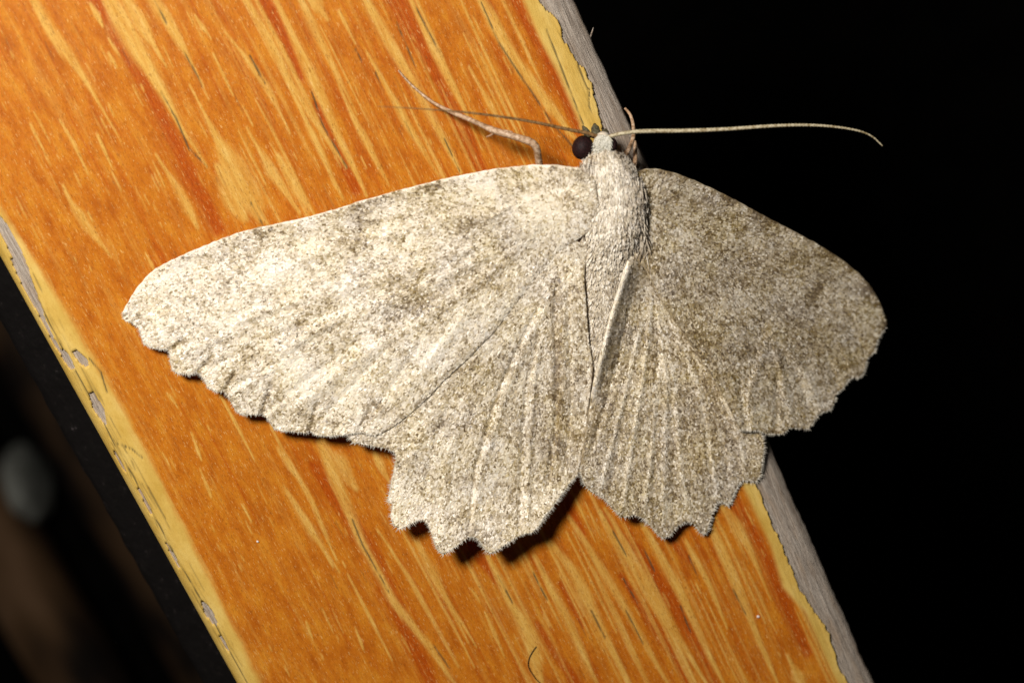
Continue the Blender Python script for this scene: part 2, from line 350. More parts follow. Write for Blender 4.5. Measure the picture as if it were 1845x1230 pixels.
# yellow opaque band on both edges
lb = s2(*[(-40, 305), (0, 372), (88, 513), (163, 633), (228, 750), (328, 941), (470, 1230), (500, 1290)]); ob = np.argsort(lb[:, 1])
lim = np.interp(VV, lb[ob, 1], lb[ob, 0])
edge = np.maximum(edge, 1 - sm(-11, 9, uw + 9 * fibre + 8 * (fbm(UU / 20, VV / 25, 12) - .5) - lim))
rb = s2(*[(930, -30), (944, 0), (975, 75), (1005, 130), (1046, 232), (1180, 530), (1338, 871), (1389, 985), (1411, 1058), (1451, 1102), (1488, 1182), (1513, 1236)]); ob2 = np.argsort(rb[:, 1])
lim2 = np.interp(VV, rb[ob2, 1], rb[ob2, 0])
edge = np.maximum(edge, sm(-6, 7, uw - lim2))
CR = [([(276, 0), (300, 45)], 2), ([(330, 92), (367, 158)], 2.2), ([(290, 165), (318, 215), (340, 268), (372, 300)], 2.4), ([(450, 100), (478, 153)], 2.2), ([(452, 365), (474, 408)], 2.6),
 ([(868, 5), (902, 80), (936, 133), (997, 224), (1030, 262)], 2.0), ([(985, 53), (1010, 120), (1050, 226)], 2.0), ([(1043, 120), (1058, 158)], 1.6), ([(1063, 160), (1061, 190), (1067, 205)], 1.4),
 ([(715, 40), (748, 120)], 1.8), ([(560, 165), (580, 225), (625, 303)], 2.0), ([(750, 10), (800, 105)], 1.6), ([(675, 130), (690, 165)], 1.4), ([(800, 250), (828, 310)], 1.6), ([(640, 90), (652, 112)], 1.6),
 ([(635, 935), (655, 985), (700, 1065)], 1.8), ([(780, 1160), (810, 1205)], 1.6), ([(897, 1035), (925, 1085)], 2.0), ([(1065, 1100), (1090, 1150)], 1.5), ([(1130, 1100), (1160, 1160)], 1.5), ([(960, 1030), (985, 1080)], 1.6), ([(1105, 955), (1130, 1000)], 1.5),
 ([(1125, 1040), (1150, 1085)], 1.8), ([(1225, 1090), (1245, 1140)], 1.6), ([(1160, 990), (1180, 1030)], 1.5), ([(1240, 1000), (1262, 1050)], 1.3), ([(1320, 1060), (1345, 1110)], 1.3),
 ([(45, 480), (75, 560), (115, 640)], 2.6), ([(133, 668), (158, 715)], 1.8), ([(160, 645), (182, 670), (192, 705)], 1.8), ([(185, 765), (205, 805), (240, 860), (262, 905), (290, 955), (318, 1010), (360, 1080), (385, 1125), (415, 1180), (445, 1235)], 2.2),
 ([(205, 800), (235, 808), (255, 825)], 1.2)]
for pts, w in CR: streak(crack, pts, [w * .25, w * .45, w * .2], soft=.7, op=1, fb=0)
crack *= .25 + .75 * sm(.30, .50, fbm(UU / 6, VV / 16, 22))
for k in range(90):
    a = rng.uniform(0, 1500); b = rng.uniform(0, 1230); L = rng.uniform(8, 40)
    streak(crack, [(a, b), (a + .49 * L, b + L)], [.3, .6, .2], soft=.8, op=rng.uniform(.1, .38), fb=0)

for k in range(70):                                                   # scuffs and hairline cracks in the yellow edge paint
    t = rng.uniform(0, 1); a = 8 + 430 * t + rng.uniform(-4, 26); b = 445 + 790 * t; L = rng.uniform(8, 60)
    streak(crack, [(a, b), (a + .555 * L + rng.uniform(-3, 3), b + L)], [.2, .6, .2], soft=.8, op=rng.uniform(.15, .6), fb=.3)
ding = np.zeros_like(UU)                                            # chips through to bare wood on the near edge
for pts, w in [([(-6, 400), (12, 425), (30, 465), (48, 510), (66, 556), (90, 610)], [16, 20, 20, 13, 7, 3]), ([(136, 640), (150, 652)], [9, 10]), ([(112, 640), (125, 662)], [9, 15, 8]), ([(163, 712), (172, 735), (186, 762)], [5, 16, 4]),
               ([(366, 1090), (376, 1108), (384, 1122)], [5, 14, 9]), ([(250, 885), (270, 925)], [2, 3, 1]), ([(20, 470), (40, 515), (75, 580)], [2, 6, 2]), ([(205, 820), (222, 850)], [1, 3, 1]), ([(300, 985), (322, 1025)], [1, 3, 1]), ([(395, 1150), (408, 1172)], [1, 4, 1]), ([(88, 610), (108, 640)], [2, 5, 2])]:
    streak(ding, pts, w, soft=.35, fb=.6)
ding = ding * (.55 + .9 * fbm(UU / 7, VV / 14, 41))
keep_v = (UU < peel(VV)) & (ding < .52)
Z = prof(UU) + 1.0 * pale - 2.2 * crack - .8 * red + .9 * (fbm(UU / 7, VV / 70, 51) - .5) + 2.0 * (fbm(UU / 60, VV / 120, 52) - .5)
Z += 1.0 * np.exp(-((peel(VV) - UU) / 7) ** 2)                         # the flaking border lifts a little
nu, nv = UU.shape
idx = np.arange(nu * nv).reshape(nu, nv)
fk = keep_v[:-1, :-1] & keep_v[1:, :-1] & keep_v[1:, 1:] & keep_v[:-1, 1:]
quads = np.stack([idx[:-1, :-1], idx[1:, :-1], idx[1:, 1:], idx[:-1, 1:]], -1)[fk]
V = np.stack([UU, VV, Z], -1).reshape(-1, 3)
e = np.concatenate([quads[:, [i, (i + 1) % 4]] for i in range(4)])     # boundary edges get a skirt: the coat's own thickness
key = np.sort(e, 1); key = key[:, 0].astype(np.int64) * (nu * nv) + key[:, 1]
uq, inv, cnt = np.unique(key, return_inverse=True, return_counts=True)
be = e[cnt[inv] == 1]
low = V.copy(); low[:, 2] = prof(UU).ravel() - 9
bv = np.unique(be); mp = -np.ones(len(V), np.int64); mp[bv] = len(V) + np.arange(len(bv))
skirt = np.stack([be[:, 1], be[:, 0], mp[be[:, 0]], mp[be[:, 1]]], -1)
allq = np.concatenate([quads, skirt]); V2 = np.concatenate([V, low[bv]])
at = {k_: np.concatenate([a.ravel(), a.ravel()[bv]]) for k_, a in (('pale', pale), ('red', red), ('crack', crack), ('edge', edge))}
used = np.unique(allq); re = -np.ones(len(V2), np.int64); re[used] = np.arange(len(used))
board = thing('wooden_board', 'varnished orange brown wooden board with yellow streaked grain and a worn grey edge', 'board', (0, 0, -TH))
mk('varnish_coat', V2[used], re[allq], mc, board, attrs={k_: a[used] for k_, a in at.items()})

# bare timber: rounded profile extruded along the grain
su = np.unique(np.concatenate([np.linspace(uL, uL + RL, 22), np.linspace(uL + RL, uR - 150, 60), np.linspace(uR - 150, uR, 60)]))
sv = np.arange(v0 - 6, v1 + 12, 9.)
A, B = np.meshgrid(su, sv, indexing='ij')
rightw = sm(uR - 170, uR - 60, A)
ZC = prof(A) - 4.5 + rightw * (5.0 * (fbm(A / 7, B / 90, 61) - .5) + 3 * (fbm(A / 30, B / 60, 63) - .5))
A2 = A + 5 * (fbm(B / 45, B * 0, 62) - .5) * sm(uR - 60, uR, A) + 3 * (fbm(B / 12, B * 0, 65) - .5) * sm(uR - 60, uR, A)
top = np.stack([A2, B, ZC], -1)
nside = np.stack([A2[-1], B[-1], np.full(len(sv), -TH)], -1); nside0 = np.stack([A2[0], B[0], np.full(len(sv), -TH)], -1)
G = np.concatenate([nside0[None], top, nside[None]]); a_, b_ = G.shape[:2]
idx = np.arange(a_ * b_).reshape(a_, b_)
fq = [tuple(r) for r in np.stack([idx[:-1, :-1], idx[1:, :-1], idx[1:, 1:], idx[:-1, 1:]], -1).reshape(-1, 4).tolist()]
fq += [(idx[0, j], idx[0, j + 1], idx[-1, j + 1], idx[-1, j]) for j in range(b_ - 1)]
fq += [tuple(int(i) for i in idx[:, 0]), tuple(int(i) for i in idx[::-1, -1])]
fq = [tuple(int(i) for i in f) for f in fq]
mk('bare_timber', G.reshape(-1, 3), fq, mw, board)
# a splinter standing off the worn edge, curled flakes of coat
sp = [U(1063, 70, -45), U(1066, 60, -38), U(1069, 50, -30)]
v_, f_ = tube(sp, [2.2, 1.6, .5], 5); mk('splinter', v_, f_, mw, board)

# dark panel that carries the board, its top ledge shows along the near edge
def boxb(x0, x1, y0, y1, z0, z1, r=10, ny=60, wob=0, seed=0):
    ys = np.linspace(y0, y1, ny); pr = [(x0, z0), (x0, z1 - r), (x0 + .3 * r, z1 - .3 * r), (x0 + r, z1), ((x0 + x1) / 2, z1), (x1 - r, z1), (x1 - .3 * r, z1 - .3 * r), (x1, z1 - r), (x1, z0)]
    G = np.array([[(px + wob * (vn(y / 35, i * 3., seed) - .5), y, pz + (wob * (vn(y / 28, i * 5., seed + 1) - .5) if 0 < i < 8 else 0)) for y in ys] for i, (px, pz) in enumerate(pr)])
    a_, b_ = G.shape[:2]; idx = np.arange(a_ * b_).reshape(a_, b_); f = []
    for i in range(a_):
        for j in range(b_ - 1):
            i2 = (i + 1) % a_; f.append((int(idx[i, j]), int(idx[i2, j]), int(idx[i2, j + 1]), int(idx[i, j + 1])))
    f += [tuple(int(i) for i in idx[:, 0]), tuple(int(i) for i in idx[::-1, -1])]
    return G.reshape(-1, 3), f
v_, f_ = boxb(uL - 118, uL + 240, v0 - 100, v1 + 100, GZ - 5, -TH + 1.5, 14, 260, 4, 3)
tag(mk('support_panel', v_, f_, mblk), 'black chipped panel under the yellow near edge of the varnished board', 'panel')

# blurred planks and a stone lying on the ground far below
def at(px, py, z): return U(px, py, z)
zt = -6000.
e0 = at(60, 640, zt); e1 = at(250, 1120, zt)
for k, (px, py, w, lab) in enumerate([(40, 640, 360, 'blurred brown plank on the dark ground running beside the black panel'), (100, 1190, 430, 'blurred dark brown plank on the ground below the grey stone')]):
    p_ = at(px, py, zt)
    v_, f_ = boxb(p_[0] - w / 2, p_[0] + w / 2, -8500, 8500, GZ - 30, zt, 130, 30, 8, 20 + k)
    tag(mk('lower_plank', v_, f_, mbrn), lab, 'plank', 'planks lying on the dark ground')
import bmesh
bm = bmesh.new(); bmesh.ops.create_icosphere(bm, subdivisions=4, radius=1)
sc_ = at(52, 868, -6150)
Vs = np.array([v.co[:] for v in bm.verts]); Fs = [tuple(v.index for v in f.verts) for f in bm.faces]; bm.free()
wv = 1 + .35 * (fbm(Vs[:, 0] * 1.6 + 5, Vs[:, 1] * 1.6 + Vs[:, 2], 71) - .5) + .2 * (fbm(Vs[:, 2] * 3 + 9, Vs[:, 0] * 3, 72) - .5)
Vs = Vs * wv[:, None] * np.array([100, 210, 380]) + np.array([sc_[0], sc_[1], -6150])
tag(mk('stone', Vs, Fs, mstone), 'pale grey blurred stone lying in the dark below the board', 'stone')

# ------------------------------------------------------------------ the moth
mb = U(1090, 420, 0)
moth = thing('moth', 'pale speckled moth with scalloped spread wings resting on the varnished board', 'moth', (mb[0], mb[1], 0))

LF = [(1042, 302), (1000, 297), (960, 297), (900, 303), (850, 312), (800, 322), (750, 335), (700, 348), (650, 362), (600, 378), (550, 392), (500, 403), (465, 410), (430, 419), (390, 434), (350, 450), (310, 468), (280, 484), (262, 500), (245, 520), (230, 545), (221, 562), (221, 572), (226, 579),
      (237, 581), (249, 592), (254, 607), (258, 620), (270, 626), (286, 630), (299, 629), (304, 633), (306, 652), (310, 667), (320, 674), (340, 676), (354, 671), (366, 682), (374, 699), (387, 706), (404, 707), (415, 722), (424, 740), (434, 748), (457, 748), (472, 746), (483, 756), (493, 773), (506, 777), (528, 778), (552, 781), (559, 777), (568, 784), (590, 787), (620, 784), (650, 780), (672, 786), (687, 782),
      (714, 766), (746, 740), (772, 717), (798, 688), (844, 646), (890, 600), (945, 530), (1000, 462), (1045, 430), (1072, 410), (1080, 370), (1072, 325)]
LH = [(620, 772), (628, 788), (637, 799), (662, 802), (693, 808), (711, 815), (713, 828), (708, 853), (702, 881), (698, 904), (707, 909), (703, 927), (708, 946), (719, 954), (733, 949), (748, 940), (761, 936), (770, 943), (778, 964), (786, 989), (798, 1000), (813, 992), (832, 977), (845, 968), (856, 968), (866, 978), (875, 992), (883, 998), (893, 995), (912, 981), (934, 967), (949, 962), (960, 960), (971, 949), (980, 933), (998, 912), (1014, 890), (1032, 865), (1041, 856), (1046, 838),
      (1057, 770), (1064, 702), (1069, 662), (1062, 620), (1057, 560), (1053, 500), (1060, 440), (1015, 430), (950, 470), (900, 540), (840, 605), (780, 665), (720, 715), (660, 745)]
RF = [(1135, 312), (1165, 304), (1185, 304), (1214, 311), (1243, 321), (1282, 339), (1321, 358), (1360, 379), (1393, 397), (1425, 413), (1458, 431), (1490, 449), (1523, 472), (1549, 493), (1572, 519), (1588, 550), (1597, 574), (1600, 588), (1588, 601), (1580, 618), (1577, 634), (1563, 647), (1560, 662), (1557, 674), (1549, 681), (1532, 682), (1521, 698), (1508, 710), (1505, 724), (1497, 739), (1479, 745), (1469, 757), (1459, 774), (1437, 773), (1424, 771), (1412, 783), (1381, 783), (1365, 777), (1342, 777), (1331, 775),
      (1316, 738), (1282, 680), (1240, 615), (1195, 550), (1165, 490), (1135, 450), (1122, 400), (1124, 350)]
RH = [(1134, 458), (1122, 490), (1112, 525), (1100, 562), (1085, 622), (1070, 680), (1056, 770), (1046, 838), (1044, 852), (1052, 873), (1065, 886), (1088, 899), (1104, 917), (1117, 932), (1133, 932), (1143, 928), (1159, 935), (1172, 948), (1185, 964), (1195, 971), (1208, 964), (1224, 946), (1237, 940), (1250, 944), (1260, 959), (1269, 963), (1276, 956), (1283, 928), (1293, 904), (1299, 903), (1309, 911), (1316, 908), (1325, 886), (1337, 866), (1348, 868), (1364, 868), (1371, 857), (1377, 821), (1378, 795), (1372, 775),
      (1340, 735), (1300, 660), (1255, 590), (1205, 530), (1165, 470)]

def inside(x, y, poly):
    p = np.asarray(poly); r = np.zeros(x.shape, bool); j = len(p) - 1
    for i in range(len(p)):
        yi, yj = p[i, 1], p[j, 1]
        if yi != yj:
            m = ((yi > y) != (yj > y)) & (x < (p[j, 0] - p[i, 0]) * (y - yi) / (yj - yi) + p[i, 0]); r ^= m
        j = i
    return r

def ridges(x, y, lst):
    r = 0
    for pts, amp, w in lst:
        dd, t = pdist(x, y, pts); env = np.interp(t, [0, .12, .9, 1], [.3, 1, 1, .6])
        r = r + amp * env * np.exp(-(dd / w) ** 2)
    return r
lfb = (985, 385)
V_LF = [([((p[0] * .5 + 880 * .5), (p[1] * .5 + 430 * .5)), p], -2.0, 6) for p in [(304, 633), (356, 671), (404, 707), (472, 746), (557, 778), (650, 780)]]
V_LF += [([(a + (q - a) * .0, b + (r - b) * .0), (q, r)], -4.5, 4) for (a, b), (q, r) in [((333, 610), (304, 633)), ((385, 640), (356, 671)), ((425, 668), (404, 707)), ((490, 690), (472, 746)), ((572, 725), (558, 778)), ((686, 728), (652, 780)), ((676, 722), (640, 785))]]
V_LF += [([(845, 560), (800, 620), (745, 690), (700, 740)], 3.2, 11), ([(700, 720), (665, 768)], 3, 5), ([(1000, 400), (820, 390), (560, 460), (400, 560)], 2.5, 12), ([(922, 370), (885, 393)], 3, 3),
         ([(960, 430), (820, 540), (640, 650), (530, 740)], 3, 11), ([(960, 420), (760, 520), (560, 600), (440, 700)], 3, 11), ([(960, 410), (700, 500), (480, 560), (330, 640)], 3, 11)]
lhb = (1030, 440)
V_LH = [([(1008, 470), (1000, 560), (1003, 660), (1003, 760), (985, 880)], -8, 5), ([(1022, 480), (1026, 600), (1030, 720), (1018, 850)], -5, 3.5), ([(990, 520), (965, 660), (955, 800), (950, 950)], 5, 5), ([(985, 560), (948, 700), (939, 840), (936, 960)], -5, 4),
        ([(985, 540), (915, 700), (868, 850), (852, 955)], 4, 6), ([(975, 540), (900, 700), (855, 850), (846, 960)], -6, 4), ([(960, 550), (850, 700), (805, 840), (795, 985)], 3, 8), ([(940, 560), (810, 720), (775, 830), (762, 930)], -4, 6), ([(900, 600), (780, 740), (730, 850), (715, 940)], 4, 9), ([(1015, 560), (1015, 700), (1005, 820)], 4, 5),
        ([(1048, 500), (1060, 600), (1066, 690), (1050, 840)], 3, 4), ([(800, 700), (720, 770), (650, 795)], -4, 10)]
V_RF = [([(1390, 590), (p0[0] * .6 + 1390 * .4, p0[1] * .6 + 590 * .4), p0, p1], 2.6, 7) for p0, p1 in [((1453, 672), (1479, 740)), ((1410, 682), (1427, 760)), ((1349, 714), (1358, 765)), ((1511, 610), (1540, 675))]]
V_RF += [([p0, p1], -2.4, 6) for p0, p1 in [((1400, 660), (1398, 780)), ((1430, 660), (1460, 745)), ((1490, 640), (1510, 700)), ((1530, 590), (1565, 640)), ((1330, 680), (1345, 770))]]
V_RF += [([(1160, 330), (1300, 400), (1450, 480), (1560, 560)], 4, 18)]
V_RH = [([(1136, 464), (1118, 520), (1102, 570), (1085, 640), (1068, 710)], 26, 10), ([(1150, 500), (1128, 580), (1105, 680), (1060, 830)], -7, 5), ([(1172, 520), (1169, 600), (1156, 697), (1137, 811), (1122, 920)], 7, 5), ([(1160, 560), (1130, 697), (1107, 782), (1081, 883)], 6, 5),
        ([(1180, 520), (1202, 694), (1197, 828), (1195, 950)], 5, 4.5), ([(1190, 640), (1175, 811), (1159, 925)], 5, 4.5), ([(1190, 540), (1215, 700), (1228, 857), (1243, 938)], 5, 6), ([(1200, 560), (1257, 691), (1270, 762), (1294, 895)], 5, 5), ([(1262, 720), (1272, 770), (1281, 850)], -8, 4),
        ([(1300, 700), (1332, 789), (1343, 860)], 5, 6), ([(1186, 600), (1184, 760), (1178, 900)], -5, 5), ([(1210, 700), (1213, 850), (1215, 940)], -4, 6), ([(1145, 640), (1115, 800), (1098, 890)], -5, 5), ([(1300, 790), (1312, 870)], -5, 5)]
def und(x, y, s): return 7 * (fbm(x / 90, y / 90, s) - .5) + 2.2 * (fbm(x / 22, y / 22, s + 3) - .5)
INNER = [(650, 800), (687, 782), (714, 766), (746, 740), (772, 717), (798, 688), (844, 646), (890, 600), (945, 530), (1000, 462), (1045, 430)]
def hb_LF(x, y):
    t = np.clip((1045 - x) / 825, 0, 1)
    return 20 + 92 * (1 - t) ** 1.15 + 14 * np.exp(-((1050 - x) / 55) ** 2) - 40 * sm(350, 490, y) * np.exp(-((1050 - x) / 150) ** 2) + 10 * np.sin(np.clip((y - 330 - (1040 - x) * .22) / 330, 0, 1) * math.pi)
def h_LF(x, y):
    dd = pdist(x, y, INNER)[0]; k = np.exp(-(dd / 30) ** 2)
    return hb_LF(x, y) + (ridges(x, y, V_LF) + und(x, y, 80)) * (1 - k) - 3.2 * np.exp(-(dd / 7) ** 2)
def h_LH(x, y):
    b = 50 + 30 * np.exp(-((x - 1030) ** 2 / 12000 + (y - 440) ** 2 / 18000)) + 34 * sm(850, 1000, y) - 14 * sm(800, 640, x)
    dd, _ = pdist(x, y, INNER); k = np.where(inside(x, y, LF), 1., np.exp(-(dd / 210) ** 2))
    b = b + (hb_LF(x, y) - 3.4 - 2.4 * sm(990, 800, x) - b) * k
    return b + ridges(x, y, V_LH) * .55 * sm(0, 60, dd) * np.where(inside(x, y, LF), 0, 1) + und(x, y, 90) * (1 - k)
def h_RF(x, y):
    s = x - 1140; e = U(x, y, 0)[..., 0] - (uR - 30); e = 30 * np.logaddexp(0, e / 30)
    return 100 - .34 * s - .42 * e + ridges(x, y, V_RF) + und(x, y, 100)
def h_RH(x, y):
    s = x - 1065
    b = 70 - .18 * s - .00016 * np.maximum(s, 0) ** 2 + 24 * np.exp(-((x - 1140) ** 2 + (y - 470) ** 2) / 5000) - 10 * sm(850, 960, y)
    b = b + 16 * np.exp(-(pdist(x, y, [(1140, 465), (1120, 520), (1104, 570), (1086, 640)])[0] / 26) ** 2)
    return b + .42 * ridges(x, y, V_RH) + und(x, y, 110)

def blob(x, y, cx, cy, rx, ry, a=0):
    ca, sa = math.cos(a), math.sin(a); X = (x - cx) * ca + (y - cy) * sa; Y = -(x - cx) * sa + (y - cy) * ca
    return np.exp(-(X / rx) ** 2 - (Y / ry) ** 2)
def pat(x, y, s):       # patches common to all wings
    return .36 * (fbm(x / 42, y / 42, s, 3) - .5) + .60 * (fbm(x / 8, y / 8, s + 5, 2) - .5)
costa_L = np.array(LF[0:22], float); costa_R = np.array(RF[0:18], float)
def t_LF(x, y):
    t = .21 + pat(x, y, 200)
    for cx, cy, rx, ry, a, w in [(490, 412, 24, 12, -.2, .42), (648, 385, 34, 20, .9, .34), (640, 432, 26, 20, 0, .40), (735, 540, 46, 40, .4, .34), (760, 480, 60, 24, -.4, .20), (780, 338, 60, 11, -.25, .36), (690, 356, 30, 10, -.25, .30), (870, 400, 40, 16, -.3, .22), (840, 520, 60, 30, -.6, .22), (590, 760, 40, 14, 0, .25), (520, 610, 60, 12, -.9, .2), (400, 520, 26, 20, 0, .18), (690, 600, 14, 12, 0, .3), (440, 640, 40, 10, .6, .2),
                                 (530, 672, 44, 34, .5, -.42), (640, 690, 40, 18, -1, -.25), (385, 580, 20, 16, 0, -.32), (295, 500, 34, 12, -.6, -.3), (500, 490, 44, 22, 0, -.26), (800, 620, 16, 60, .7, -.34), (560, 440, 30, 12, -.3, -.25), (880, 350, 40, 20, 0, -.25), (980, 380, 44, 34, 0, -.22), (960, 520, 40, 20, -.9, -.18), (850, 330, 20, 10, 0, -.2)]:  # pale patches; the strongest paints the blown-out bright spot
        t = t + w * .95 * blob(x, y, cx, cy, rx, ry, a)
    dd, u = pdist(x, y, costa_L)
    t = t + np.exp(-(dd / 12) ** 2) * .34 * (sm(.45, .75, vn(u * 62, 0 * u, 210)) - .3)
    t = t - .35 * np.exp(-(dd / 2.5) ** 2)
    for pts, amp, w in V_LF[6:13]: t = t + .30 * np.exp(-(pdist(x, y, pts)[0] / 4) ** 2)
    return t
def t_LH(x, y):
    t = .27 + pat(x, y, 230) * .85
    for cx, cy, rx, ry, a, w in [(1005, 700, 10, 160, 0, .3), (1035, 780, 20, 70, 0, .16), (800, 860, 110, 10, .12, .12), (880, 770, 100, 14, .1, .14), (730, 900, 22, 40, 0, -.2), (870, 880, 40, 16, -.6, -.25), (980, 800, 24, 90, 0, .12), (680, 800, 50, 8, .1, .25), (945, 560, 40, 50, .3, -.1), (735, 830, 20, 12, 0, .2)]:  # the tall narrow blob paints the shade of the fold
        t = t + w * blob(x, y, cx, cy, rx, ry, a)
    return t
def t_RF(x, y):
    t = .42 + pat(x, y, 260) * .75  # deeper base tone than the left wing: shade put into the colour
    for cx, cy, rx, ry, a, w in [(1470, 525, 12, 26, .5, .22), (1430, 582, 16, 14, 0, .26), (1300, 470, 60, 30, .5, .1), (1250, 610, 90, 22, .3, .14), (1420, 640, 110, 16, -.5, .14), (1235, 420, 30, 20, 0, -.16), (1360, 440, 26, 16, 0, -.14), (1360, 740, 26, 40, 0, -.22), (1465, 700, 18, 50, -.35, -.2), (1570, 560, 24, 30, 0, -.16), (1240, 380, 20, 14, 0, -.12)]:
        t = t + w * blob(x, y, cx, cy, rx, ry, a)
    dd, u = pdist(x, y, costa_R)
    return t + np.exp(-(dd / 13) ** 2) * .40 * (sm(.35, .7, vn(u * 40, 0 * u, 270)) - .1)
def t_RH(x, y):
    t = .44 + pat(x, y, 290) * .75  # deeper than the left hind wing, the shaded side is in the tone
    for pts, amp, w in V_RH:
        if amp > 20: t = t - .30 * np.exp(-(pdist(x, y, pts)[0] / 8) ** 2)  # whitens the high ridge, its lit face painted into the tone
        if amp > 0: t = t - .24 * np.exp(-(pdist(x, y, pts)[0] / 4) ** 2)
    t = t + .1 * blob(x, y, 1250, 760, 60, 60) - .12 * blob(x, y, 1070, 860, 20, 16)
    return t

def wing(name, poly, hf, tf, base, fringe_rng, label=None, thick=1.8, dens_=5.4, frl=6.5):
    # outline with a little roughness
    P = dens(np.array(poly + [poly[0]], float), 4)[:-1]
    P = P + np.stack([1.6 * (vn(P[:, 0] / 5, P[:, 1] / 5, 7) - .5), 1.6 * (vn(P[:, 0] / 5, P[:, 1] / 5, 8) - .5)], -1)
    nb = len(P); lo, hi = P.min(0), P.max(0)
    gx, gy = np.meshgrid(np.arange(lo[0], hi[0], 5.5), np.arange(lo[1], hi[1], 5.5), indexing='ij'); gx, gy = gx.ravel(), gy.ravel()
    ins = inside(gx, gy, P); gx, gy = gx[ins], gy[ins]
    far = np.ones(len(gx), bool)
    for i in range(0, nb, 1): far &= np.hypot(gx - P[i, 0], gy - P[i, 1]) > 3.0
    pts = [Vector(p) for p in P] + [Vector(p) for p in zip(gx[far], gy[far])]
    vo, eo, fo, ov, oe, of = delaunay_2d_cdt(pts, [], [list(range(nb))], 1, 1e-4)
    xy = np.array([v[:] for v in vo]); faces = np.array([f for f in fo if len(f) == 3])
    h = hf(xy[:, 0], xy[:, 1]); N = len(xy)
    T = U(xy[:, 0], xy[:, 1], h); Bm = T - np.array([0, 0, thick])
    # orient upward
    a, b, c_ = T[faces[:, 0]], T[faces[:, 1]], T[faces[:, 2]]
    nz = np.cross(b - a, c_ - a)[:, 2]; faces[nz < 0] = faces[nz < 0][:, ::-1]
    e = np.concatenate([faces[:, [0, 1]], faces[:, [1, 2]], faces[:, [2, 0]]]); key = np.sort(e, 1); key = key[:, 0].astype(np.int64) * N + key[:, 1]
    _, inv, cnt = np.unique(key, return_inverse=True, return_counts=True); be = e[cnt[inv] == 1]
    side = [(int(q[1]), int(q[0]), int(q[0]) + N, int(q[1]) + N) for q in be]
    fl_ = [tuple(int(i) for i in f) for f in faces] + [tuple(int(i) + N for i in f[::-1]) for f in faces] + side
    tone = np.clip(tf(xy[:, 0], xy[:, 1]) + .12, 0, 1); tone = np.concatenate([tone, tone])
    w = mk(name, np.concatenate([T, Bm]), fl_, ms, moth, attrs={'tone': tone, 'tint': np.full(2 * N, .5)})
    if label: w['label'] = label
    # overlapping dust scales
    area = .5 * abs(np.dot(P[:, 0], np.roll(P[:, 1], 1)) - np.dot(P[:, 1], np.roll(P[:, 0], 1)))
    m = int(area / dens_ * (hi - lo).prod() / area)
    x = rng.uniform(lo[0], hi[0], m); y = rng.uniform(lo[1], hi[1], m); ins = inside(x, y, P); x, y = x[ins], y[ins]; m = len(x)
    dx, dy = x - base[0], y - base[1]; r = np.hypot(dx, dy) + 1e-6; ang = np.arctan2(dy, dx) + rng.normal(0, .32, m)
    L = rng.uniform(4.5, 8, m); W = rng.uniform(1.4, 2.5, m)
    ex, ey = np.cos(ang), np.sin(ang); sx, sy = -ey, ex
    tl = rng.normal(0, .5, m); lift = np.abs(rng.normal(.45, .45, m)) + .2
    ok = inside(x + ex * L * .6 + sx * W, y + ey * L * .6 + sy * W, P) & inside(x + ex * L * .6 - sx * W, y + ey * L * .6 - sy * W, P) & inside(x - ex * L * .5, y - ey * L * .5, P)
    x, y, L, W, ex, ey, sx, sy, tl, lift = [q[ok] for q in (x, y, L, W, ex, ey, sx, sy, tl, lift)]; m = len(x)
    cs = []
    for a_, b_, z_ in ((-.5, -.55, 0.), (-.5, .55, 0.), (.5, 1., 1.), (.5, -1., 1.)):
        X = x + ex * L * a_ + sx * W * b_; Y = y + ey * L * a_ + sy * W * b_
        cs.append(U(X, Y, hf(x, y) + (hf(X, Y) - hf(x, y)) * 1.0 + .5 + z_ * lift + tl * b_ * .8))
    Vq = np.stack(cs, 1).reshape(-1, 3); Fq = np.arange(4 * m).reshape(m, 4)
    nz = np.cross(Vq[Fq[:, 1]] - Vq[Fq[:, 0]], Vq[Fq[:, 2]] - Vq[Fq[:, 0]])[:, 2]; Fq[nz < 0] = Fq[nz < 0][:, ::-1]
    tone = tf(x, y); sp_ = rng.random(m)
    tone = tone + rng.normal(0, .15, m) + np.where(sp_ < .20 + .35 * np.clip(tone - .25, 0, 1), .36, 0) - np.where(sp_ > .86, .22, 0)
    tone = np.clip(tone, 0, 1); tint = np.clip(.5 + .9 * (fbm(x / 40, y / 40, 310) - .5) + rng.normal(0, .16, m), 0, 1)
    mk('scales', Vq, Fq, ms, w, smooth=False, attrs={'tone': np.repeat(tone, 4), 'tint': np.repeat(tint, 4)}, kind='stuff')
    # hair fringe on the scalloped border
    i0, i1 = fringe_rng
    A_ = dens(np.array(poly[i0:i1 + 1], float), 1.1); Tn = np.gradient(A_, axis=0); Tn /= np.linalg.norm(Tn, axis=1)[:, None] + 1e-9
    cen = np.mean(poly, 0); Nn = np.stack([-Tn[:, 1], Tn[:, 0]], -1)
    test = A_ + Nn * 3; flip = inside(test[:, 0], test[:, 1], P); Nn[flip] *= -1
    V = []; Fc = []; k = 0
    for p, q in zip(A_, Nn):
        if rng.random() > .62: continue
        L = frl * rng.uniform(.45, 1.15) * (.6 + .8 * vn(p[0] / 14, p[1] / 14, 9)); a = math.atan2(q[1], q[0]) + rng.normal(0, .35)
        hz = float(hf(p[0], p[1])) + .9; b = p - q * 2.5; e_ = p + L * np.array([math.cos(a), math.sin(a)]); s_ = np.array([-math.sin(a), math.cos(a)]) * .6
        V += [U(b[0] - s_[0], b[1] - s_[1], hz), U(b[0] + s_[0], b[1] + s_[1], hz), U(e_[0], e_[1], hz + rng.normal(.4, 1.2))]
        Fc.append((k, k + 1, k + 2)); k += 3
    mk('fringe', V, Fc, mfr, w, smooth=False, kind='stuff')
    return w

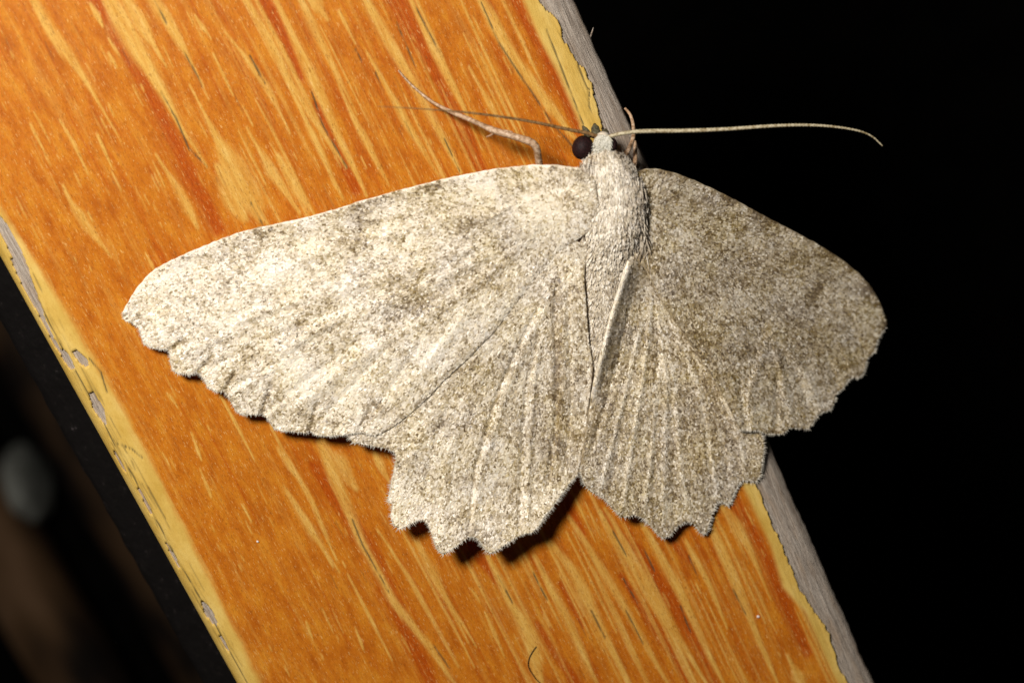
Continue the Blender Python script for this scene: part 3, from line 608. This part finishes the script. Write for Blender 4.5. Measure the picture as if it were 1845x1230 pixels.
wing('hind_wing', LH, h_LH, t_LH, (1030, 440), (0, 38), 'cream brown hind wing with toothed border, lying on the orange board')
wing('hind_wing', RH, h_RH, t_RH, (1140, 470), (7, 39), 'hind wing darkened to olive grey for shade, with raised veins beside the worn edge')
wing('fore_wing', LF, h_LF, t_LF, (1010, 380), (21, 57), 'whitish fore wing with brown speckles, spread over the orange board', frl=4.5)
wing('fore_wing', RF, h_RF, t_RF, (1160, 380), (17, 39), 'fore wing darkened to olive brown for shade, hanging past the worn edge of the board', frl=4)

# body: one loft from face to tail  (photo x, y, centre height, half width, half height)
ST = [(1084, 238, 62, 3, 4), (1085, 243, 64, 12, 15), (1086, 252, 68, 14, 19), (1087, 264, 70, 17, 23), (1087, 276, 72, 21, 27), (1087, 287, 75, 34, 34), (1090, 302, 78, 45, 43), (1093, 325, 80, 54, 43), (1096, 355, 82, 62, 45), (1098, 390, 82, 62, 45), (1098, 420, 79, 57, 43), (1095, 445, 71, 51, 39), (1090, 472, 64, 47, 35), (1085, 520, 58, 43, 31), (1080, 560, 54, 37, 28), (1075, 610, 50, 25, 23), (1070, 655, 43, 14, 16), (1066, 700, 43, 8, 10), (1064, 720, 41, 2, 3)]
ST = np.array(ST, float); tt = np.linspace(0, len(ST) - 1, 90)
S = np.stack([np.interp(tt, np.arange(len(ST)), ST[:, k]) for k in range(5)], -1)
for k in range(5): S[2:-2, k] = (S[:-4, k] + S[1:-3, k] + S[2:-2, k] + S[3:-1, k] + S[4:, k]) / 5
seg = 40; V = []; BN = []
AX = U(S[:, 0], S[:, 1], S[:, 2]); TT = np.gradient(AX, axis=0); TT /= np.linalg.norm(TT, axis=1)[:, None]
for i in range(len(S)):
    a = np.cross(TT[i], [0, 0, 1.]); a /= np.linalg.norm(a); b = np.cross(a, TT[i])
    seg_b = 1 - .045 * (1 - abs(math.sin(S[i, 1] / 34 * math.pi))) * (S[i, 1] > 470)        # abdominal rings
    for k in range(seg):
        w = 2 * math.pi * k / seg
        nn = a * math.cos(w) + b * math.sin(w); r_ = (a * math.cos(w) * S[i, 3] + b * math.sin(w) * S[i, 4]) * seg_b
        V.append(AX[i] + r_ * (1 + .05 * (vn(i / 4., k / 4., 12) - .5))); BN.append(nn)
V = np.array(V); Fc = []
for i in range(len(S) - 1):
    for k in range(seg):
        k2 = (k + 1) % seg; Fc.append((i * seg + k, i * seg + k2, (i + 1) * seg + k2, (i + 1) * seg + k))
Fc += [tuple(range(seg))[::-1], tuple((len(S) - 1) * seg + k for k in range(seg))]
tone_b = np.clip(.25 + .5 * (fbm(V[:, 0] / 14, V[:, 1] / 14, 15) - .5) + .22 * np.repeat(sm(450, 600, S[:, 1]), seg), 0, 1)  # abdomen toned darker for the shade between the wing ridges
body = mk('body', V, Fc, mf, moth, attrs={'tone': tone_b, 'tint': np.full(len(V), .5)})

# fur on thorax and abdomen
BN = np.array(BN); Vq = []; tn = []; ti = []
tot = 13000
ii = rng.integers(22, 84, tot * 2); kk = rng.integers(0, seg, tot * 2); cnt_ = 0
for i, k in zip(ii, kk):
    nn = BN[i * seg + k]
    if nn[2] < -.1 or cnt_ >= tot: continue
    y_ = S[i, 1]; p = V[i * seg + k] + TT[i] * rng.uniform(-3, 3) + np.array([rng.normal(0, 2.5), rng.normal(0, 2.5), 0])
    ab = sm(440, 520, y_); L = rng.uniform(5, 11) * (1 - .3 * ab)
    dr = TT[i] + nn * rng.uniform(.02, .16) * (1 - .5 * ab) + rng.normal(0, .16, 3); dr /= np.linalg.norm(dr)
    s_ = np.cross(dr, nn); s_ /= np.linalg.norm(s_) + 1e-9; w_ = rng.uniform(1.0, 2.2)
    mid = p + dr * L * .55 + nn * 1.2; tip = p + dr * L
    Vq += [p - s_ * w_ * .8, p + s_ * w_ * .8, mid + s_ * w_, tip, mid - s_ * w_]
    base_t = .22 + .16 * ab + .30 * (1 - sm(280, 306, y_)) + .8 * (float(vn(p[0] / 9, p[1] / 9, 16)) - .5) * .7  # abdomen term adds shade between the wings; collar term is brown
    side = max(0., nn[0]) ; base_t += .12 * side  # right-facing fur: grey flank hair, also darkened as the shaded side
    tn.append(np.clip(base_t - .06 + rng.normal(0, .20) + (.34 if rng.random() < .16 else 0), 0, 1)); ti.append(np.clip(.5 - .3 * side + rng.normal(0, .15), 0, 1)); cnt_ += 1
m = len(tn); Fq = [tuple(range(5 * j, 5 * j + 5)) for j in range(m)]
mk('fur', Vq, Fq, mf, body, smooth=False, attrs={'tone': np.repeat(tn, 5), 'tint': np.repeat(ti, 5)}, kind='stuff')

# wing-base tufts joining wings and thorax
Vq = []; tn = []
for (ax, ay, bx, by, h0, num, L0, ang0, t0) in [(1146, 330, 1152, 450, 104, 900, 30, 1.55, .50), (1060, 300, 1130, 296, 112, 420, 16, 1.5, .28)]:
    for j in range(num):
        t = rng.random(); x = ax + (bx - ax) * t + rng.normal(0, 6); y = ay + (by - ay) * t + rng.normal(0, 6); a = ang0 + rng.normal(0, .22); L = L0 * rng.uniform(.5, 1.1)
        hz = h0 - 14 * t + rng.normal(0, 4); e1 = (x + L * math.cos(a), y + L * math.sin(a)); s_ = (-math.sin(a) * 1.2, math.cos(a) * 1.2)
        Vq += [U(x - s_[0], y - s_[1], hz), U(x + s_[0], y + s_[1], hz), U(e1[0] + s_[0] * .4, e1[1] + s_[1] * .4, hz - 5 + rng.normal(0, 2)), U(e1[0] - s_[0] * .4, e1[1] - s_[1] * .4, hz - 5 + rng.normal(0, 2))]
        tn.append(np.clip(t0 + rng.normal(0, .18), 0, 1))
m = len(tn)
mk('shoulder_tuft', Vq, [tuple(range(4 * j, 4 * j + 4)) for j in range(m)], mf, body, smooth=False, attrs={'tone': np.repeat(tn, 4), 'tint': np.full(4 * m, .4)}, kind='stuff')

# face: white scale tuft, eyes, palps
def ell(px, py, h, rx, ry, rz, rot=0, sub=4, rough=0, seed=0):
    bm = bmesh.new(); bmesh.ops.create_icosphere(bm, subdivisions=sub, radius=1); v = np.array([q.co[:] for q in bm.verts]); f = [tuple(q.index for q in g.verts) for g in bm.faces]; bm.free()
    v = v * (1 + rough * (fbm(v[:, 0] * 3 + 3, v[:, 1] * 3 + v[:, 2] * 2, seed) - .5))[:, None] * np.array([rx, ry, rz])
    # axes follow the photo: x right, y up in the picture
    ph = rot; ex = U(px + math.cos(ph), py + math.sin(ph), h) - U(px, py, h); ex /= np.linalg.norm(ex); ez = np.array([0, 0, 1.]); ey = np.cross(ez, ex)
    return U(px, py, h) + v[:, :1] * ex + v[:, 1:2] * ey + v[:, 2:] * ez, f
v_, f_ = ell(1050, 266, 74, 18.5, 21, 19, .25); mk('eye', v_, f_, meye, moth)
v_, f_ = ell(1103, 263, 80, 9, 13, 15, .1); mk('eye', v_, f_, meye, moth)
v_, f_ = ell(1085, 264, 90, 15, 20, 12, -.4, 4, .35, 5); face = mk('face_patch', v_, f_, mhead, moth)
face['label'] = 'white scaly patch between the eyes'
Vq = []; k = 0; Fq = []
for j in range(420):
    a = rng.uniform(0, 6.28); r_ = math.sqrt(rng.random()); x = 1086 + 15 * r_ * math.cos(a) - 4 * r_ * math.sin(a); y = 261 + 18 * r_ * math.sin(a)
    hz = 98 + 5 * (1 - r_) ; a2 = 1.9 + rng.normal(0, .5); L = rng.uniform(5, 10); s_ = (-math.sin(a2) * 1.4, math.cos(a2) * 1.4)
    Vq += [U(x - s_[0], y - s_[1], hz), U(x + s_[0], y + s_[1], hz), U(x + L * math.cos(a2), y + L * math.sin(a2), hz + rng.uniform(0, 3))]; Fq.append((k, k + 1, k + 2)); k += 3
mk('face_scales', Vq, Fq, mhead, face, smooth=False, kind='stuff')
for (x, y, e_, f_y, r0) in [(1062, 248, 1050, 227, 6.5), (1075, 246, 1071, 223, 9.5), (1088, 246, 1092, 233, 8)]:
    P_ = U(np.linspace(x, e_, 8), np.linspace(y, f_y, 8), np.linspace(56, 46, 8))
    v_, f_ = tube(P_, [r0, r0 * 1.05, r0 * .8, r0 * .25], 9, 1 + .25 * (rng.random(8) - .5)); mk('palp', v_, f_, mpalp, moth)

# antennae
def limb(name, pts, hs, rads, mat, step=4, ring=0, seg=8, it=3):
    P = smooth_line(np.concatenate([np.array(pts, float), np.array(hs, float)[:, None]], 1), it=it)
    L = np.concatenate([[0], np.cumsum(np.linalg.norm(np.diff(P, axis=0), axis=1))]); s = np.arange(0, L[-1], step); s = np.append(s, L[-1])
    Q = np.stack([np.interp(s, L, P[:, k]) for k in range(3)], -1); W = U(Q[:, 0], Q[:, 1], Q[:, 2])
    rg = 1 + ring * np.where(np.arange(len(W)) % 2, .5, -.5) if ring else 1 + .08 * (rng.random(len(W)) - .5)
    v_, f_ = tube(W, rads, seg, rg); return mk(name, v_, f_, mat, moth)
limb('antenna', [(1076, 246), (1060, 240), (1030, 235), (950, 217), (850, 203), (760, 196), (680, 192)], [88, 92, 100, 120, 142, 158, 170], [3.4, 2.8, 2.4, 2.0, 1.5, .9, .5], mantd, 3.2, .22)['label'] = 'dark brown thread antenna over the board'
limb('antenna', [(1094, 248), (1108, 243), (1130, 239), (1160, 236), (1230, 236), (1310, 233), (1400, 226), (1470, 225), (1535, 232), (1570, 243), (1590, 263)], [90, 92, 95, 96, 98, 100, 100, 96, 90, 84, 76], [3.4, 3.6, 3.5, 3.2, 2.9, 2.5, 2.0, 1.3], mant, 3.2, .26)['label'] = 'antenna coloured pale as if lit, against the dark'

# legs
limb('leg', [(1010, 350), (980, 325), (972, 300), (968, 268), (962, 259), (950, 253), (895, 237), (886, 234), (848, 216), (808, 200), (775, 182), (746, 158), (731, 143), (718, 127)], [60, 76, 92, 112, 114, 111, 97, 92, 70, 46, 24, 9, 4, 2.4],
     [6.8, 6.8, 6.5, 6, 6.6, 5.6, 6.0, 4.2, 4.2, 3.6, 2.7, 2.3, 2.0, 1.6], mleg, 3, it=1)['label'] = 'jointed front leg reaching over the orange grain'
limb('leg', [(1112, 300), (1124, 284), (1134, 268), (1141, 250), (1142, 236), (1140, 218), (1135, 205), (1126, 195)], [52, 46, 36, 18, 0, -20, -32, -40], [5, 4.5, 4.2, 3.8, 3.4, 3.2, 2.8, 2.2], mleg, 3)['label'] = 'thin front leg hooked over the worn grey edge'
limb('leg', [(1136, 325), (1144, 300), (1145, 278), (1144, 256)], [50, 36, 10, -22], [5, 4.4, 3.8, 3], mleg, 3)
limb('spur', [(893, 238), (884, 244), (876, 247)], [96, 92, 88], [2, 1.6, .6], mleg, 2)
limb('spur', [(900, 236), (912, 236), (924, 238)], [101, 104, 106], [2.4, 2, .8], mleg, 2)

# ------------------------------------------------------------------ stray hair and dust on the board
hp = smooth_line([(966, 1164), (956, 1178), (951, 1192), (953, 1204), (960, 1214), (968, 1226), (980, 1234)], it=3)
mh = Mat('dark_hair', .5, .4).base((.02, .012, .006))
v_, f_ = tube(U(hp[:, 0], hp[:, 1], 3.0), [.7, .95, .95, .7], 6)
tag(mk('hair_strand', v_, f_, mh), 'thin dark curled hair lying on a yellow streak of the board', 'hair')
md = Mat('dust', .7, .3).base((.75, .66, .62))
for (x, y, r_, lab) in [(1366, 1110, 3.2, 'tiny pale dust speck on the board near the grey worn edge'), (464, 975, 2.4, 'tiny pale dust speck on plain orange grain far from the moth')]:
    v_, f_ = ell(x, y, 1.6, r_, r_ * .8, r_ * .7, .4, 2, .7, 3); tag(mk('dust_speck', v_, f_, md), lab, 'dust')
